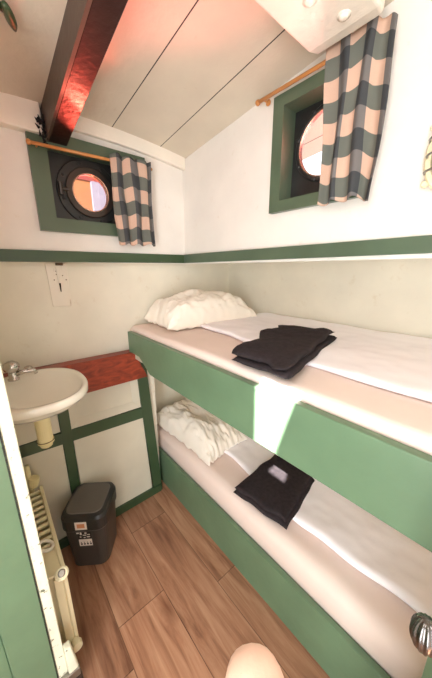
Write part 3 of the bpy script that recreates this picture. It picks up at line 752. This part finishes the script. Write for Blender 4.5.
# green turn button on the ceiling at the left
hk = thing('turn_button', (.13, 1.0, zc(.13, 1.0)), 'green painted leaf-shaped latch on the ceiling at the upper left', 'latch')
zz = zc(.16, 1.02)
MB().tube([(.08, .985, zz - .018), (.153, 1.006, zz - .020)], .009, 10).build('arm', M['green_dk'], hk, smooth=True)
mb = MB()
rs = []
for k in range(9):
    t = k / 8; r = .021 * math.sin(PI * (.12 + .80 * t)) ** .7; cx_ = Vector((.151, .975, zz - .028)).lerp(Vector((.176, 1.052, zz - .028)), t)
    rs.append([cx_ + Vector((math.cos(2 * PI * j / 14) * r * .62, 0, math.sin(2 * PI * j / 14) * r * .5)) for j in range(14)])
mb.rings(rs).build('thumb_piece', M['green_dk'], hk, smooth=True)
MB().lathe((.10, .991, zz + .004), (0, 0, -1), [(0, .022), (.012, .022), (.016, .012)], n=16).build('boss', M['green_dk'], hk)

# ------------------------------------------------------------------ bulkhead lamp on the right wall
lp = thing('bulkhead_lamp', (W1, .19, 1.78), 'cream oval bulkhead lamp on the right wall at the frame edge', 'lamp')
def oval(a, b, x, n=40): return [(x, .19 + a * math.cos(2 * PI * k / n), 1.783 + b * math.sin(2 * PI * k / n)) for k in range(n)]
MB().rings([oval(.062, .093, W1), oval(.062, .093, W1 - .02), oval(.057, .088, W1 - .026), oval(.046, .077, W1 - .026), oval(.044, .075, W1 - .016)], cap=False).build('base', M['cream'], lp, smooth=False)
MB().rings([oval(.044, .075, W1 - .012), oval(.04, .07, W1 - .032), oval(.028, .055, W1 - .05), oval(.01, .02, W1 - .057)]).build('glass', M['lampglass'], lp, smooth=True)
mb = MB()
for z in (1.745, 1.783, 1.82): mb.tube([(W1 - .022, .19 + .055 * math.cos(t), z) if abs(math.cos(t)) > .98 else (W1 - .024 - .045 * math.sin(t), .19 + .055 * math.cos(t), z) for t in [PI * i / 10 for i in range(11)]], .003, 8)
mb.build('guard', M['steel'], lp, smooth=True)
for z in (1.872, 1.72, 1.852):
    MB().lathe((W1 - .014, .19 + (.0 if z > 1.86 else .052), z), (-1, 0, 0), [(0, .008), (.010, .008), (.013, .005)], n=12).build('screw', M['cream'], lp)

# ------------------------------------------------------------------ door leaf with silver knob at the lower right
kc = Vector((.346, .002, 1.058))
dr = thing('door_2', (.45, -.15, 0), 'green half-height door leaf at the right edge with ribbed silver knob', 'door', kind='structure')
p0 = Vector((.402, -.022, 0)); u = Vector((.55, -.83, 0)).normalized(); th = Vector((.83, .55, 0)) * .03
q4 = [p0, p0 + u * .5, p0 + u * .5 + th, p0 + th]
MB().hexa(q4, [p + Vector((0, 0, 1.13)) for p in q4]).build('leaf', M['green'], dr, bevel=.003)
ka = Vector((.12, .10, 1)).normalized(); uu = Vector((.76, -.65, 0)); vv = ka.cross(uu).normalized(); uu = vv.cross(ka)
rs = []
for i in range(17):
    t = -PI / 2 + PI * i / 16; h = .0225 * math.sin(t); rad = max(.0012, .0155 * math.cos(t) ** .8 if math.cos(t) > 1e-6 else 0)
    rs.append([kc + ka * h + (uu * math.cos(2 * PI * k / 96) + vv * math.sin(2 * PI * k / 96)) * rad * (1 + .055 * math.cos(12 * 2 * PI * k / 96)) for k in range(96)])
kn = MB().rings(rs).build('door_knob', M['silver'], dr, smooth=True)
MB().tube([kc, kc + Vector((.06, -.035, .0))], .008).build('spindle', M['silver'], kn, smooth=True)

# ------------------------------------------------------------------ the photographer's hand, one fingertip in view
CAM = Vector((0, 0, 1.5)); yaw = math.radians(40.5); pit = math.atan(70 / 265)
FW = Vector((math.sin(yaw) * math.cos(pit), math.cos(yaw) * math.cos(pit), -math.sin(pit))); RT = Vector((math.cos(yaw), -math.sin(yaw), 0)); UP = RT.cross(FW)
def hp(r, u_, f_): return CAM + RT * (r - .0012) + UP * u_ + FW * f_
hd = thing('hand', hp(.03, -.15, 0), 'bare fingertip of the photographer poking up at the bottom edge', 'hand')
def skin(name, chain, parent, mat, sub=2):
    # chain: list of branches; each branch list of (point, radius); first point of later branches indexes into vertex list
    vs, es, rad = [], [], []
    for br in chain:
        prev = None
        for it in br:
            if isinstance(it, int): prev = it; continue
            vs.append(it[0]); rad.append(it[1]); k = len(vs) - 1
            if prev is not None: es.append((prev, k))
            prev = k
    org = Vector(parent['_o'])
    me = bpy.data.meshes.new(name); me.from_pydata([tuple(v - org) for v in vs], es, []); me.materials.append(mat)
    ob = bpy.data.objects.new(name, me); COL.objects.link(ob); ob.parent = parent
    md = ob.modifiers.new('skin', 'SKIN'); md.use_smooth_shade = True
    if not me.skin_vertices: 
        bm = bmesh.new(); bm.from_mesh(me); bm.verts.layers.skin.verify(); bm.to_mesh(me); bm.free()
    for i, r in enumerate(rad):
        me.skin_vertices[0].data[i].radius = (r, r)
    me.skin_vertices[0].data[0].use_root = True
    ss = ob.modifiers.new('sub', 'SUBSURF'); ss.levels = sub; ss.render_levels = sub
    return ob
ob = skin('palm_and_fingers', [
    [(hp(.02, -.175, -.045), .024), (hp(.022, -.145, -.03), .026), (hp(.028, -.12, -.02), .022)],
    [2, (hp(.014, -.112, .0), .011), (hp(.0115, -.096, .030), .0110), (hp(.0098, -.082, .047), .0098), (hp(.0095, -.0745, .056), .0080), (hp(.0093, -.0690, .061), .0048)],
    [2, (hp(.036, -.112, .004), .010), (hp(.038, -.118, .034), .009), (hp(.036, -.132, .046), .008), (hp(.034, -.142, .036), .007)],
    [2, (hp(.052, -.114, .0), .0095), (hp(.055, -.124, .028), .0085), (hp(.052, -.138, .034), .0075), (hp(.05, -.145, .024), .0065)],
    [2, (hp(.066, -.12, -.006), .008), (hp(.07, -.13, .016), .0075), (hp(.066, -.141, .02), .0065), (hp(.064, -.146, .012), .0055)],
    [1, (hp(.0, -.135, -.02), .013), (hp(-.018, -.125, .0), .011), (hp(-.026, -.122, .022), .009), (hp(-.028, -.124, .034), .007)],
    [0, (hp(.02, -.25, -.13), .026), (hp(.03, -.33, -.24), .034)],
], hd, M['skin'])

# ------------------------------------------------------------------ outside the portholes
bo = thing('boat', (.3, 2.2, 0), 'orange boat side seen outside through the far porthole', 'boat')
MB().box(-1.2, 1.6, 2.21, 2.25, 0.0, 2.12).build('hull_side', M['soot'], bo)
f = MB().box(.695, .99, 2.18, 2.21, 0.6, 2.105).build('pale_board', M['out_white'], bo); f['label'] = 'pale lilac-white board'
f = MB().box(-1.2, 2.2, 2.206, 2.26, 2.11, 2.8).build('top_rail', M['out_red'], bo); f['label'] = 'dark red upper rail'

# ------------------------------------------------------------------ light
w = bpy.data.worlds.new('World'); S.world = w; w.use_nodes = True
bg = w.node_tree.nodes['Background']; bg.inputs['Color'].default_value = (0.95, 0.97, 1.0, 1); bg.inputs['Strength'].default_value = 3.5
def look(o, d): o.rotation_euler = Vector(d).to_track_quat('-Z', 'Y').to_euler()
sd = bpy.data.lights.new('sun', 'SUN'); sd.energy = 100; sd.angle = math.radians(.5); sd.color = (1, .99, .97)
so = bpy.data.objects.new('sun', sd); COL.objects.link(so); so.location = (-2, -1, 4); look(so, (.5, .265, -.54))
def area(name, loc, d, sx, sy, e, col):
    a = bpy.data.lights.new(name, 'AREA'); a.shape = 'RECTANGLE'; a.size = sx; a.size_y = sy; a.energy = e; a.color = col
    o = bpy.data.objects.new(name, a); COL.objects.link(o); o.location = loc; look(o, d); return o
area('hatch_daylight', (-.22, -.05, 2.17), (.66, .28, -.68), .45, .5, 12, (.97, .98, 1))
area('doorway_daylight', (-.3, -1.25, 1.1), (.25, 1, .05), .85, 1.7, 4, (.97, .98, 1))
area('side_fill', (-.9, -.35, 1.05), (1, .1, -.05), .8, 1.6, 74, (.95, .98, 1))  # added fill lamp to brighten the near bunk fronts; no door opens there
def spot(name, loc, target, e, deg, col, size=.05, blend=1.0):
    a = bpy.data.lights.new(name, 'SPOT'); a.energy = e; a.spot_size = math.radians(deg); a.spot_blend = blend; a.color = col; a.shadow_soft_size = size
    o = bpy.data.objects.new(name, a); COL.objects.link(o); o.location = loc; look(o, Vector(target) - Vector(loc)); return o
spot('red_reflection_far', (.56, 1.72, 1.70), (.33, 1.22, 2.03), 45, 50, (1, .10, .06), .05)
spot('red_reflection_near', (.55, 1.60, 1.665), (.35, 1.36, 2.01), 330, 70, (1, .16, .10), .03)
spot('red_reflection_right', (1.45, .42, 1.845), (.60, .74, 2.01), 820, 50, (1, .2, .18), .26)
spot('red_reflection_beam', (1.22, .68, 1.74), (.72, .45, 2.12), 110, 60, (1, .25, .22), .06)

# ------------------------------------------------------------------ camera
cd = bpy.data.cameras.new('camera'); co = bpy.data.objects.new('camera', cd); COL.objects.link(co)
cd.sensor_fit = 'VERTICAL'; cd.sensor_height = 24; cd.lens = 24 * 265 / 678; cd.clip_start = .01
co.location = CAM; co.rotation_euler = (PI / 2 - pit, 0, -yaw)
S.camera = co
S.view_settings.view_transform = 'Standard'; S.view_settings.look = 'None'; S.view_settings.exposure = -0.64; S.view_settings.gamma = 1; S.view_settings.use_curve_mapping = False
S.cycles.max_bounces = 10; S.cycles.diffuse_bounces = 6
for o in list(bpy.data.objects):
    if '_o' in o: del o['_o']
